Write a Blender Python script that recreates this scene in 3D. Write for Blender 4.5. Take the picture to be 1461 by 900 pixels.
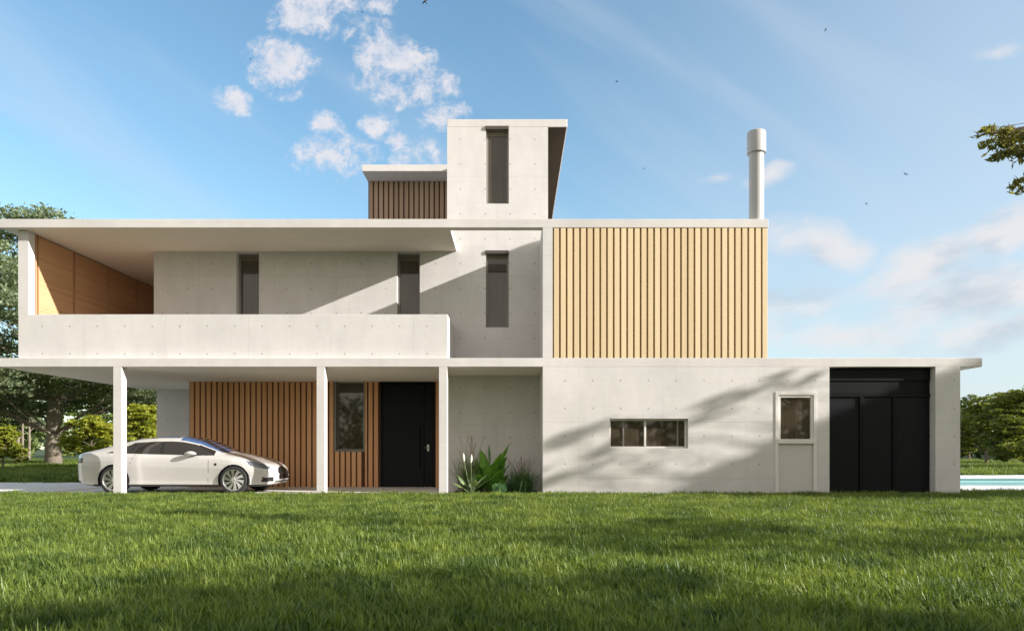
import bpy, bmesh, math, random
import numpy as np
from mathutils import Vector, Matrix
random.seed(7); rng = np.random.default_rng(7)
for o in list(bpy.data.objects): bpy.data.objects.remove(o)
S = bpy.context.scene
COL = S.collection
# ------------------------------------------------------------------ camera
CAMH = 1.15; F = 1011.0; VX, VY = 735.0, 640.0
cd = bpy.data.cameras.new('camera'); cam = bpy.data.objects.new('camera', cd); COL.objects.link(cam)
cam.location = (0, 0, CAMH); cam.rotation_euler = (math.radians(90), 0, 0)
cd.sensor_width = 36; cd.lens = 36*F/1461
cd.shift_x = (730.5-VX)/1461; cd.shift_y = (VY-450)/1461
cd.clip_start = .1; cd.clip_end = 3000
S.camera = cam
def XP(px, Y): return (px-VX)*Y/F
def ZP(py, Y): return CAMH+(VY-py)*Y/F
# ------------------------------------------------------------------ world
SUN = Vector((3.2, -1.0, 1.31)).normalized()
ELEV = math.asin(SUN.z); ROT = math.atan2(SUN.x, SUN.y)
SKY_STRENGTH = .11; SUN_STRENGTH = 4.9; EXPOSURE = 1.02
w = bpy.data.worlds.new('World'); S.world = w; w.use_nodes = True
nt = w.node_tree; N = nt.nodes; L = nt.links; N.clear()
out = N.new('ShaderNodeOutputWorld'); bg = N.new('ShaderNodeBackground')
sky = N.new('ShaderNodeTexSky'); sky.sky_type = 'NISHITA'; sky.sun_disc = False
sky.sun_elevation = ELEV; sky.sun_rotation = ROT; sky.altitude = 0; sky.air_density = 1.0; sky.dust_density = .6; sky.ozone_density = 1.6
tc = N.new('ShaderNodeTexCoord'); sp = N.new('ShaderNodeSeparateXYZ'); L.new(tc.outputs['Generated'], sp.inputs[0])
def mth(op, a, b=None, c=None, clamp=False, tree=None):
    tr = tree or nt
    n = tr.nodes.new('ShaderNodeMath'); n.operation = op; n.use_clamp = clamp
    for i, v in enumerate((a, b, c)):
        if v is None: continue
        if isinstance(v, (int, float)): n.inputs[i].default_value = v
        else: tr.links.new(v, n.inputs[i])
    return n.outputs[0]
ysafe = mth('MAXIMUM', sp.outputs[1], .05)
u = mth('DIVIDE', sp.outputs[0], ysafe); v = mth('DIVIDE', sp.outputs[2], ysafe)
cu = N.new('ShaderNodeCombineXYZ'); L.new(u, cu.inputs[0]); L.new(v, cu.inputs[1])
def noise(vec, scale, detail=6, rough=.55, dist=0, tree=None, stretch=None):
    tr = tree or nt
    if stretch:
        m = tr.nodes.new('ShaderNodeMapping'); m.inputs['Scale'].default_value = stretch[:3]
        if len(stretch) > 3:
            m.vector_type = 'TEXTURE'; m.inputs['Rotation'].default_value[2] = stretch[3]; m.inputs['Scale'].default_value = (1/stretch[0], 1/stretch[1], 1)
        tr.links.new(vec, m.inputs[0]); vec = m.outputs[0]
    n = tr.nodes.new('ShaderNodeTexNoise'); n.inputs['Scale'].default_value = scale; n.inputs['Detail'].default_value = detail
    n.inputs['Roughness'].default_value = rough; n.inputs['Distortion'].default_value = dist
    tr.links.new(vec, n.inputs['Vector']); return n.outputs['Fac']
warp = N.new('ShaderNodeTexNoise'); warp.inputs['Scale'].default_value = 9; warp.inputs['Detail'].default_value = 3
L.new(cu.outputs[0], warp.inputs['Vector'])
wv = N.new('ShaderNodeVectorMath'); wv.operation = 'MULTIPLY_ADD'
L.new(warp.outputs['Color'], wv.inputs[0]); wv.inputs[1].default_value = (.07, .05, 0); wv.inputs[2].default_value = (-.035, -.025, 0)
wa = N.new('ShaderNodeVectorMath'); wa.operation = 'ADD'; L.new(cu.outputs[0], wa.inputs[0]); L.new(wv.outputs[0], wa.inputs[1])
def blobs(lst):
    acc = None
    for (cx, cy, rx, ry, rot, amp) in lst:
        m = N.new('ShaderNodeMapping'); m.vector_type = 'TEXTURE'
        m.inputs['Location'].default_value = ((cx-VX)/F, (VY-cy)/F, 0)
        m.inputs['Rotation'].default_value = (0, 0, math.radians(rot))
        m.inputs['Scale'].default_value = (rx/F, ry/F, 1)
        L.new(wa.outputs[0], m.inputs[0])
        ln = N.new('ShaderNodeVectorMath'); ln.operation = 'LENGTH'; L.new(m.outputs[0], ln.inputs[0])
        e = mth('MULTIPLY', mth('SUBTRACT', 1.0, ln.outputs['Value'], clamp=True), amp)
        acc = e if acc is None else mth('MAXIMUM', acc, e)
    return acc
small = blobs([(437, 20, 62, 55, 30, 1.15), (400, 95, 62, 48, 20, 1.15), (330, 146, 40, 22, -10, 1.0), (560, 75, 90, 45, -25, 1.0), (600, 115, 70, 45, -30, .85),
               (545, 120, 60, 35, -30, .9), (462, 176, 42, 22, -20, .95), (470, 222, 75, 38, 5, .95), (540, 175, 32, 24, 0, .85), (525, 212, 42, 20, -10, .8),
               (628, 165, 50, 30, 0, .8), (572, 195, 22, 18, 0, .85), (600, 215, 40, 40, 0, .6), (540, 6, 40, 18, 0, .8), (480, 2, 50, 30, 0, .9)])
big = blobs([(1165, 345, 120, 50, -12, 1.0), (1120, 440, 160, 90, 0, .62), (1010, 250, 50, 16, 5, .8), (1100, 252, 60, 20, 5, .8), (1320, 375, 170, 45, 22, 1.05), (1440, 330, 120, 45, 15, 1.1),
             (1400, 415, 230, 70, 8, 1.0), (1430, 465, 140, 40, 15, 1.0), (1200, 480, 190, 50, 0, .75), (1420, 70, 60, 20, 10, .45)])
n1 = noise(cu.outputs[0], 32, 12, .70, .2); n2 = noise(cu.outputs[0], 9, 9, .6, stretch=(1, 2.0, 1, math.radians(14)))
def ramp(x, a, b):
    mr = N.new('ShaderNodeMapRange'); mr.interpolation_type = 'SMOOTHSTEP'; L.new(x, mr.inputs[0])
    mr.inputs[1].default_value = a; mr.inputs[2].default_value = b; return mr.outputs[0]
d1 = ramp(mth('ADD', mth('MULTIPLY', small, .62), mth('MULTIPLY', mth('SUBTRACT', n1, .5), 1.9)), .0, .58)
d1 = mth('MULTIPLY', d1, ramp(small, 0.0, .2)); d1 = mth('MULTIPLY', d1, .85)
d2 = ramp(mth('ADD', mth('MULTIPLY', big, .8), mth('MULTIPLY', mth('SUBTRACT', n2, .5), 1.3)), .0, .75)
d2 = mth('MULTIPLY', d2, mth('MULTIPLY', ramp(big, 0.0, .35), .85))
cir = noise(cu.outputs[0], 2.2, 6, .5, .3, stretch=(.45, 3.0, 1, math.radians(-33)))
d3 = mth('MULTIPLY', ramp(cir, .44, .75), .36)
front = ramp(sp.outputs[1], .06, .25)
# one even veil of thin air brightening towards the horizon and towards the sun
hz = mth('MULTIPLY', ramp(sp.outputs[2], .42, .0), .30)
hx = mth('MULTIPLY', ramp(u, -.1, .75), .52)
veil = mth('MAXIMUM', hz, 0.0); veil = mth('ADD', veil, mth('MULTIPLY', hx, ramp(sp.outputs[2], 1.4, .1)), clamp=True)
def mix(fac, a, b, tree=None):
    tr = tree or nt
    m = tr.nodes.new('ShaderNodeMix'); m.data_type = 'RGBA'
    if isinstance(fac, (int, float)): m.inputs[0].default_value = fac
    else: tr.links.new(fac, m.inputs[0])
    for i, c in ((6, a), (7, b)):
        if isinstance(c, tuple): m.inputs[i].default_value = (*c, 1)
        else: tr.links.new(c, m.inputs[i])
    return m.outputs[2]
hs = N.new('ShaderNodeHueSaturation'); hs.inputs['Saturation'].default_value = 1.06; hs.inputs['Value'].default_value = 1.08
gv = N.new('ShaderNodeVectorMath'); gv.operation = 'MULTIPLY'; gv.inputs[1].default_value = (1.0, 1.11, 1.03); L.new(sky.outputs[0], gv.inputs[0]); L.new(gv.outputs[0], hs.inputs['Color'])
KB = 1.0
c = mix(veil, hs.outputs[0], (3.0*KB, 3.3*KB, 3.65*KB))
c = mix(mth('MULTIPLY', d3, front), c, (3.0*KB, 3.35*KB, 3.8*KB))
c = mix(mth('MULTIPLY', d1, front), c, mix(ramp(n1, .35, .65), (3.15, 3.3, 3.75), (4.0, 3.85, 3.95)))
shade = ramp(noise(cu.outputs[0], 5, 5, .5, stretch=(1, 2.4, 1, math.radians(14))), .46, .62)
cc = mix(shade, (3.85*KB, 3.75*KB, 3.8*KB), (2.6*KB, 2.9*KB, 3.3*KB))
c = mix(mth('MULTIPLY', d2, front), c, cc)
# warm haze added to the unseen sky behind the camera, to brighten shade
back = mth('MULTIPLY', ramp(mth('MULTIPLY', sp.outputs[1], -1.0), -.15, .4), .8)
c = mix(back, c, mix(ramp(sp.outputs[2], .0, .5), (6.6, 5.7, 4.6), (4.2, 3.8, 3.2)))
L.new(c, bg.inputs[0]); bg.inputs[1].default_value = SKY_STRENGTH; L.new(bg.outputs[0], out.inputs[0])
sd = bpy.data.lights.new('sun', 'SUN'); sun = bpy.data.objects.new('sun', sd); COL.objects.link(sun)
sd.energy = SUN_STRENGTH; sd.angle = math.radians(.6); sd.color = (1, .95, .89)
sun.rotation_euler = (-SUN).to_track_quat('-Z', 'Y').to_euler(); sun.location = (40, -12, 25)
S.view_settings.view_transform = 'Standard'; S.view_settings.look = 'None'; S.view_settings.exposure = EXPOSURE; S.view_settings.gamma = 1
S.render.engine = 'CYCLES'; S.cycles.max_bounces = 8; S.cycles.diffuse_bounces = 6; S.cycles.transparent_max_bounces = 12
# ------------------------------------------------------------------ materials
def new_mat(name):
    m = bpy.data.materials.new(name); m.use_nodes = True
    return m, m.node_tree, m.node_tree.nodes['Principled BSDF']
def simple(name, col, rough=.5, metal=0, spec=.5, var=.0, vscale=4, coat=0, bump=0):
    m, t, b = new_mat(name)
    b.inputs['Roughness'].default_value = rough; b.inputs['Metallic'].default_value = metal
    b.inputs['Specular IOR Level'].default_value = spec; b.inputs['Coat Weight'].default_value = coat; b.inputs['Coat Roughness'].default_value = .04
    g = t.nodes.new('ShaderNodeNewGeometry')
    f = noise(g.outputs['Position'], vscale, 5, .6, tree=t)
    col2 = tuple(min(1, x*(1+var)) for x in col); col1 = tuple(x*(1-var) for x in col)
    t.links.new(mix(f, col1, col2, tree=t), b.inputs['Base Color'])
    if bump:
        bp = t.nodes.new('ShaderNodeBump'); bp.inputs['Strength'].default_value = bump; bp.inputs['Distance'].default_value = .01
        t.links.new(f, bp.inputs['Height']); t.links.new(bp.outputs[0], b.inputs['Normal'])
    return m
def concrete(name, base, holes=True, tint=.10):
    m, t, b = new_mat(name); nd = t.nodes; lk = t.links
    g = nd.new('ShaderNodeNewGeometry'); s = nd.new('ShaderNodeSeparateXYZ'); lk.new(g.outputs['Position'], s.inputs[0])
    sn = nd.new('ShaderNodeSeparateXYZ'); lk.new(g.outputs['True Normal'], sn.inputs[0])
    M = lambda *a, **k: mth(*a, tree=t, **k)
    side = M('GREATER_THAN', M('ABSOLUTE', sn.outputs[0]), .5)
    uu = M('ADD', M('MULTIPLY', s.outputs[0], M('SUBTRACT', 1.0, side)), M('MULTIPLY', s.outputs[1], side))
    zz = s.outputs[2]
    big_ = noise(g.outputs['Position'], .55, 6, .6, tree=t)
    med = noise(g.outputs['Position'], 3.2, 8, .65, tree=t, stretch=(1, 1, .35))
    board = noise(g.outputs['Position'], 3.0, 3, .5, tree=t, stretch=(.6, .6, 14))
    fine = noise(g.outputs['Position'], 55, 4, .7, tree=t)
    val = M('ADD', M('MULTIPLY', big_, .5), M('ADD', M('MULTIPLY', med, .3), M('ADD', M('MULTIPLY', board, .16), M('MULTIPLY', fine, .12))))
    mr = nd.new('ShaderNodeMapRange'); lk.new(val, mr.inputs[0]); mr.inputs[1].default_value = .38; mr.inputs[2].default_value = .7
    c0 = tuple(x*(1-1.6*tint) for x in base); c1 = tuple(min(1, x*(1+tint)) for x in base)
    colr = mix(mr.outputs[0], c0, c1, tree=t)
    h = M('ADD', M('MULTIPLY', fine, .25), M('MULTIPLY', board, .5))
    if holes:
        fu = M('SUBTRACT', M('FRACT', M('DIVIDE', M('SUBTRACT', uu, 1.194-.3335-66.7), .667)), .5)
        fz = M('SUBTRACT', M('FRACT', M('DIVIDE', M('SUBTRACT', zz, 1.451-.3335-66.7), .667)), .5)
        r = M('SQRT', M('ADD', M('MULTIPLY', fu, fu), M('MULTIPLY', fz, fz)))
        hole = M('LESS_THAN', r, .027)
        halo = M('MULTIPLY', M('SUBTRACT', 1.0, M('DIVIDE', r, .075), clamp=True), .25)
        # panel joints
        su = M('ABSOLUTE', M('SUBTRACT', M('FRACT', M('DIVIDE', M('SUBTRACT', uu, 1.528-1.0005-200.1), 2.001)), .5))
        sz = M('ABSOLUTE', M('SUBTRACT', M('FRACT', M('DIVIDE', M('SUBTRACT', zz, 1.7845-.667-133.4), 1.334)), .5))
        line = M('MAXIMUM', M('LESS_THAN', su, .0028), M('LESS_THAN', sz, .0042))
        # each panel slightly different
        cv = nd.new('ShaderNodeCombineXYZ')
        lk.new(M('FLOOR', M('DIVIDE', M('SUBTRACT', uu, 1.528), 2.001)), cv.inputs[0]); lk.new(M('FLOOR', M('DIVIDE', M('SUBTRACT', zz, 1.7845), 1.334)), cv.inputs[1])
        wn = nd.new('ShaderNodeTexWhiteNoise'); lk.new(cv.outputs[0], wn.inputs[0])
        colr = mix(M('MULTIPLY', wn.outputs['Value'], .09), colr, (base[0]*.55, base[1]*.55, base[2]*.55), tree=t)
        colr = mix(halo, colr, (base[0]*.7, base[1]*.66, base[2]*.62), tree=t)
        colr = mix(M('MULTIPLY', line, .26), colr, (base[0]*.45, base[1]*.42, base[2]*.4), tree=t)
        colr = mix(M('MULTIPLY', hole, .55), colr, (.12, .1, .085), tree=t)
        h = M('SUBTRACT', h, M('ADD', M('MULTIPLY', hole, 3.0), M('MULTIPLY', line, 1.2)))
    lk.new(colr, b.inputs['Base Color']); b.inputs['Roughness'].default_value = .8; b.inputs['Specular IOR Level'].default_value = .3
    bp = nd.new('ShaderNodeBump'); bp.inputs['Strength'].default_value = .35; bp.inputs['Distance'].default_value = .006
    lk.new(h, bp.inputs['Height']); lk.new(bp.outputs[0], b.inputs['Normal'])
    return m
def wood(name, a, b_, axis='Z', pitch=None, rough=.6):
    m, t, b = new_mat(name); nd = t.nodes; lk = t.links
    g = nd.new('ShaderNodeNewGeometry')
    st = {'Z': (1, 1, .06), 'Y': (1, .06, 1)}[axis]
    g1 = noise(g.outputs['Position'], 22, 6, .6, 1.2, tree=t, stretch=st)
    g2 = noise(g.outputs['Position'], 5, 3, .5, .5, tree=t, stretch=st)
    f = mth('ADD', mth('MULTIPLY', g1, .55, tree=t), mth('MULTIPLY', g2, .45, tree=t), tree=t)
    f = mth('ADD', f, mth('MULTIPLY', mth('SUBTRACT', g.outputs['Random Per Island'], .5, tree=t), .55, tree=t), clamp=True, tree=t)
    lk.new(mix(f, a, b_, tree=t), b.inputs['Base Color']); b.inputs['Roughness'].default_value = rough
    b.inputs['Specular IOR Level'].default_value = .3
    bp = nd.new('ShaderNodeBump'); bp.inputs['Strength'].default_value = .2; bp.inputs['Distance'].default_value = .004
    lk.new(g1, bp.inputs['Height']); lk.new(bp.outputs[0], b.inputs['Normal'])
    return m
def leafmat(name, a, b_, trans=.35, rough=.5, nscale=.7):
    m, t, b = new_mat(name); nd = t.nodes; lk = t.links
    g = nd.new('ShaderNodeNewGeometry')
    n = noise(g.outputs['Position'], nscale, 4, .6, tree=t)
    mr = nd.new('ShaderNodeMapRange'); lk.new(n, mr.inputs[0]); mr.inputs[1].default_value = .33; mr.inputs[2].default_value = .67
    f = mth('ADD', mth('MULTIPLY', mr.outputs[0], .6, tree=t), mth('MULTIPLY', g.outputs['Random Per Island'], .4, tree=t), clamp=True, tree=t)
    colr = mix(f, a, b_, tree=t); lk.new(colr, b.inputs['Base Color']); b.inputs['Roughness'].default_value = rough
    b.inputs['Specular IOR Level'].default_value = .35
    tr = nd.new('ShaderNodeBsdfTranslucent')
    gm = nd.new('ShaderNodeVectorMath'); gm.operation = 'MULTIPLY'; lk.new(colr, gm.inputs[0]); gm.inputs[1].default_value = (1.5, 1.5, .8); lk.new(gm.outputs[0], tr.inputs[0])
    ms = nd.new('ShaderNodeMixShader'); ms.inputs[0].default_value = trans
    lk.new(b.outputs[0], ms.inputs[1]); lk.new(tr.outputs[0], ms.inputs[2]); lk.new(ms.outputs[0], nd['Material Output'].inputs[0])
    return m
CB = (.615, .592, .580)
M_con = concrete('formwork_concrete', CB); M_pln = concrete('smooth_concrete', (.60, .575, .56), holes=False)
M_floor = concrete('paving_concrete', (.74, .70, .655), holes=False, tint=.08)
M_slat = wood('pale_slat_wood', (.58, .44, .265), (.75, .60, .395))
M_slatback = simple('slat_backing', (.30, .19, .08), .8, var=.2)
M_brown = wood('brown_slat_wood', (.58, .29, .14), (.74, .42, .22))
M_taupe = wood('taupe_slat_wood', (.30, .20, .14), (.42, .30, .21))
M_brownback = simple('brown_backing', (.10, .04, .02), .8, var=.2)
M_shut = wood('shutter_wood', (.52, .29, .155), (.64, .385, .21), axis='Y')
M_shutgap = simple('shutter_gap', (.16, .07, .035), .8)
M_black = simple('black_door_paint', (.006, .007, .009), .5, spec=.16, var=.15, vscale=3)
M_blackf = simple('black_frame_paint', (.004, .005, .006), .5, spec=.15)
M_white = simple('white_painted_metal', (.70, .67, .64), .4, var=.03)
M_pan = simple('white_door_panel', (.56, .54, .52), .5, var=.03)
M_grayf = simple('grey_window_frame', (.20, .185, .165), .5)
M_head = simple('dark_window_head', (.07, .06, .05), .6)
M_glass, _t, _b = new_mat('dark_window_glass')   # dark glass with drawn brown curtains close behind
_g = _t.nodes.new('ShaderNodeNewGeometry'); _n = noise(_g.outputs['Position'], 7, 2, .5, tree=_t, stretch=(1.6, 1.6, .05)); _n2 = noise(_g.outputs['Position'], 1.1, 2, .5, tree=_t)
_t.links.new(mix(mth('MULTIPLY', mth('ADD', _n, _n2, tree=_t), .5, tree=_t), (.020, .015, .009), (.085, .068, .046), tree=_t), _b.inputs['Base Color']); _b.inputs['Roughness'].default_value = .03; _b.inputs['IOR'].default_value = 1.62
M_blind = simple('brown_roller_blind', (.16, .135, .10), .8, var=.05)
M_steel = simple('brushed_steel', (.5, .5, .5), .25, metal=1)
M_chim = simple('galvanised_flue', (.42, .41, .41), .55, var=.06, vscale=2)
M_bark = simple('grey_bark', (.20, .165, .13), .9, var=.45, vscale=7, bump=.8)
M_barkpale = simple('pale_bark', (.22, .185, .145), .9, var=.35, vscale=5, bump=.6)
M_soil = simple('soil', (.06, .045, .03), .95, var=.3)
# ------------------------------------------------------------------ helpers
def link(name, me, parent=None, mats=()):
    o = bpy.data.objects.new(name, me); COL.objects.link(o)
    for m in mats: me.materials.append(m)
    if parent is not None: o.parent = parent; o.matrix_parent_inverse = parent.matrix_basis.inverted() if PARENT_KEEP else Matrix()
    return o
PARENT_KEEP = True   # parts are written in world coordinates
def tag(o, label=None, cat=None, group=None, kind=None):
    if label: o['label'] = label
    if cat: o['category'] = cat
    if group: o['group'] = group
    if kind: o['kind'] = kind
    return o
def empty(name, loc, label, cat, group=None):
    o = bpy.data.objects.new(name, None); COL.objects.link(o); o.location = loc; o.empty_display_size = .3
    bpy.context.view_layer.update()
    return tag(o, label, cat, group)
class MB:
    def __init__(s): s.v = []; s.f = []; s.mi = []
    def add(s, vs, fs, mi=0):
        n = len(s.v); s.v += [tuple(p) for p in vs]; s.f += [tuple(i+n for i in f) for f in fs]; s.mi += [mi]*len(fs)
    def box(s, x0, x1, y0, y1, z0, z1, mi=0):
        s.add([(x0,y0,z0),(x1,y0,z0),(x1,y1,z0),(x0,y1,z0),(x0,y0,z1),(x1,y0,z1),(x1,y1,z1),(x0,y1,z1)],
              [(0,3,2,1),(4,5,6,7),(0,1,5,4),(1,2,6,5),(2,3,7,6),(3,0,4,7)], mi)
    def prism(s, poly, z0, z1, mi=0):
        n = len(poly)
        s.add([(x,y,z0) for x,y in poly]+[(x,y,z1) for x,y in poly],
              [tuple(range(n-1,-1,-1)), tuple(range(n,2*n))]+[(i,(i+1)%n,(i+1)%n+n,i+n) for i in range(n)], mi)
    def tube(s, pts, rads, seg=8, mi=0, cap=True):
        pts = [Vector(p) for p in pts]; n0 = len(s.v); up = Vector((.13,.21,1)).normalized()
        for i, p in enumerate(pts):
            d = (pts[min(i+1,len(pts)-1)]-pts[max(i-1,0)]).normalized()
            a = d.cross(up)
            if a.length < .05: a = d.cross(Vector((1,0,0)))
            a.normalize(); b = d.cross(a)
            for k in range(seg):
                t = 2*math.pi*k/seg; s.v.append(tuple(p+(a*math.cos(t)+b*math.sin(t))*rads[i]))
        for i in range(len(pts)-1):
            for k in range(seg):
                q = n0+i*seg; s.f.append((q+k, q+(k+1)%seg, q+seg+(k+1)%seg, q+seg+k)); s.mi.append(mi)
        if cap:
            s.f.append(tuple(n0+k for k in range(seg))[::-1]); s.mi.append(mi)
            s.f.append(tuple(n0+(len(pts)-1)*seg+k for k in range(seg))); s.mi.append(mi)
    def lathe(s, prof, seg=32, mi=0, axis='Z', center=(0,0,0)):
        n0 = len(s.v); cx, cy, cz = center
        for (r, h) in prof:
            for k in range(seg):
                t = 2*math.pi*k/seg
                if axis == 'Z': s.v.append((cx+r*math.cos(t), cy+r*math.sin(t), cz+h))
                else: s.v.append((cx+r*math.cos(t), cy+h, cz+r*math.sin(t)))
        for i in range(len(prof)-1):
            for k in range(seg):
                q = n0+i*seg; s.f.append((q+k, q+(k+1)%seg, q+seg+(k+1)%seg, q+seg+k)); s.mi.append(mi)
    def build(s, name, mats, parent=None, smooth=False, bevel=0):
        me = bpy.data.meshes.new(name); me.from_pydata(s.v, [], s.f)
        if not isinstance(mats, (list, tuple)): mats = [mats]
        o = link(name, me, parent, mats)
        if len(mats) > 1: me.polygons.foreach_set('material_index', s.mi)
        bm = bmesh.new(); bm.from_mesh(me); bmesh.ops.recalc_face_normals(bm, faces=bm.faces); bm.to_mesh(me); bm.free()
        if smooth: me.polygons.foreach_set('use_smooth', [True]*len(me.polygons))
        if bevel:
            md = o.modifiers.new('bevel', 'BEVEL'); md.width = bevel; md.segments = 2; md.limit_method = 'ANGLE'
        return o
def npmesh(name, V, nper, mats, parent=None, smooth=False):
    """V: (nfaces*nper,3) separate polygons of nper corners."""
    nf = len(V)//nper; me = bpy.data.meshes.new(name)
    me.vertices.add(len(V)); me.vertices.foreach_set('co', V.astype(np.float32).ravel())
    me.loops.add(len(V)); me.loops.foreach_set('vertex_index', np.arange(len(V), dtype=np.int32))
    me.polygons.add(nf); me.polygons.foreach_set('loop_start', np.arange(nf, dtype=np.int32)*nper)
    me.polygons.foreach_set('loop_total', np.full(nf, nper, dtype=np.int32)); me.update(calc_edges=True)
    return link(name, me, parent, mats if isinstance(mats, (list, tuple)) else [mats])
def wall_openings(mb, x0, x1, y0, y1, z0, z1, ops):
    xs = sorted(set([x0, x1]+[a for o in ops for a in o[:2]]))
    for a, b in zip(xs[:-1], xs[1:]):
        cuts = sorted([(o[2], o[3]) for o in ops if o[0] <= a+1e-6 and o[1] >= b-1e-6]); z = z0
        for (p, q) in cuts:
            if p > z+1e-6: mb.box(a, b, y0, y1, z, p)
            z = q
        if z < z1-1e-6: mb.box(a, b, y0, y1, z, z1)
# ------------------------------------------------------------------ ground, paving, pool
P0 = 17.0; TH = .235; P1 = 19.04; PW = 20.77; PB = 23.4
PX0, PX1, PY0, PY1 = 11.9, 30.0, 20.6, 27.0            # pool opening
g = MB(); BIG = 900
xs = [-BIG, PX0, PX1, BIG]; ys = [-BIG, PY0, PY1, BIG]
for i in range(3):
    for j in range(3):
        if i == 1 and j == 1: continue
        a, b, c_, d = xs[i], xs[i+1], ys[j], ys[j+1]; g.add([(a,c_,0),(b,c_,0),(b,d,0),(a,d,0)], [(0,1,2,3)])
M_ground = leafmat('lawn_ground', (.018, .034, .008), (.05, .085, .018), trans=0, rough=.95, nscale=.5)
tag(g.build('ground', M_ground), kind='structure')
mb = MB(); mb.box(-70, -11.9, 17.15, 23.35, .004, .045); tag(mb.build('driveway', M_floor), kind='structure')
pool = empty('swimming_pool', ((PX0+PX1)/2, (PY0+PY1)/2, 0), 'turquoise swimming pool with pale stone coping behind the right end of the house', 'pool')
M_cop = concrete('pool_coping_stone', (.62, .61, .62), holes=False)
mb = MB(); e = .05
mb.box(PX0-.55, PX1+.5, 18.1, PY0+e, .004, .07); mb.box(PX0-.55, PX1+.5, PY1-e, PY1+2.4, .004, .07)
mb.box(PX0-.55, PX0+e, PY0+e, PY1-e, .004, .07); mb.box(PX1-e, PX1+.5, PY0+e, PY1-e, .004, .07); mb.build('coping', M_cop, pool, bevel=.01)
mb = MB(); mb.add([(PX0,PY0,-1.2),(PX1,PY0,-1.2),(PX1,PY1,-1.2),(PX0,PY1,-1.2),(PX0,PY0,.02),(PX1,PY0,.02),(PX1,PY1,.02),(PX0,PY1,.02)],
                  [(0,1,2,3),(0,1,5,4),(1,2,6,5),(2,3,7,6),(3,0,4,7)]); mb.build('basin', simple('pool_tile', (.3, .5, .5), .4, var=.1, vscale=8), pool)
m, t, b = new_mat('pool_water'); b.inputs['Base Color'].default_value = (.22, .46, .48, 1); b.inputs['Roughness'].default_value = .08; b.inputs['IOR'].default_value = 1.2
gg = t.nodes.new('ShaderNodeNewGeometry'); nn = noise(gg.outputs['Position'], 3, 4, .5, tree=t); bp = t.nodes.new('ShaderNodeBump'); bp.inputs['Strength'].default_value = .12
t.links.new(nn, bp.inputs['Height']); t.links.new(bp.outputs[0], b.inputs['Normal'])
mb = MB(); mb.add([(PX0,PY0,-.10),(PX1,PY0,-.10),(PX1,PY1,-.10),(PX0,PY1,-.10)], [(0,1,2,3)]); mb.build('water', m, pool)
# ------------------------------------------------------------------ house
Z1b, Z1t, Z2b, Z2t, Z3b, Z3t = 3.116, 3.326, 6.451, 6.658, 9.79, 9.995
XL = -12.40; XW = XP(774.5, P0); XBR = XP(1096.5, P0); XR = XP(1370, P0); XSR = XP(1401.5, P0)
XTL = XP(637.9, P1); XTR = XP(781.9, P1); XRL = XP(641.5, P0); XRM = XP(219.5, P1); XCB = XP(269, PW); YB = 27.0
house = empty('house', (0, 20, 0), 'modern white concrete house with wood slat cladding, balcony, carport and tower', 'house')
H = house
M_soff = concrete('bounce_tinted_soffit', (.80, .73, .64), holes=False, tint=.04)  # underside colour lightened and warmed to stand in for bounced light
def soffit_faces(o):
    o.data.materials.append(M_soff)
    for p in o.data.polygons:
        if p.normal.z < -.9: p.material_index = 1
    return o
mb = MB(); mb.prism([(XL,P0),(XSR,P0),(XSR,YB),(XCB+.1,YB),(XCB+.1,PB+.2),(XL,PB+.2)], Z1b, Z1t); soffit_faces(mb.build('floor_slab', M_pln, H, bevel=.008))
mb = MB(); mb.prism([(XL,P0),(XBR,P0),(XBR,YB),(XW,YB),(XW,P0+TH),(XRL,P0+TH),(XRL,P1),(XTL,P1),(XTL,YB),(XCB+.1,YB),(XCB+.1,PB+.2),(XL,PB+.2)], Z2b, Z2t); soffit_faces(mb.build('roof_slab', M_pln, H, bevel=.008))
mb = MB(); mb.box(-12.1, XW, P0+.06, PB+.15, -.1, .03); mb.build('carport_floor', M_floor, H, bevel=.01)
for px in (161.3, 451.5, 626.1):
    mb = MB(); mb.box(XP(px, P0), XP(px, P0)+.2, P0+.002, P0+TH, -.05, Z1b); mb.build('column', M_pln, H, bevel=.006)
# carport walls
mb = MB(); mb.box(XP(223.5, PB), XCB, PB, PB+.18, -.05, Z1b); mb.build('wall', M_con, H)
mb = MB(); mb.box(XCB, XCB+.12, PW+.06, YB, -.05, Z1b); mb.box(XCB+.12, XW, YB-.2, YB, -.05, Z1b); mb.build('wall', M_con, H)
# niche wall on ground floor, with its left return
mb = MB(); mb.box(XTL, XW, P1, P1+.2, -.05, Z1b); mb.box(XTL, XTL+.2, P1+.2, PW+.3, -.05, Z1b); mb.build('wall', M_con, H)
# slat claddings
PITCH = .1637; SL = .117
def cladding(x0, x1, yf, z0, z1, ops, m1, m2, name='slat_cladding', start=.035, PITCH=PITCH):
    mb = MB(); wall_openings(mb, x0, x1, yf+.055, yf+.12, z0, z1, ops)
    bk = mb.build('cladding_backing', m2, H)
    mb = MB(); x = x0+start
    while x+SL*.5 < x1:
        a, b_ = x, min(x+SL, x1); zs = [(z0, z1)]
        for (p, q, r, s) in ops:
            if b_ > p and a < q:
                new = []
                for (l, h) in zs:
                    if r > l+.01: new.append((l, min(r, h)))
                    if s < h-.01: new.append((max(s, l), h))
                if a < p-.03: new = zs; b_ = p
                elif b_ > q+.03: new = zs; a = q
                zs = new
        for (l, h) in zs:
            dj = random.uniform(-.002, .002); mb.box(a, b_, yf+dj, yf+.053, l+.001, h-.001)
        x += PITCH
    mb.build(name, m1, H, bevel=.004)
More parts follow.
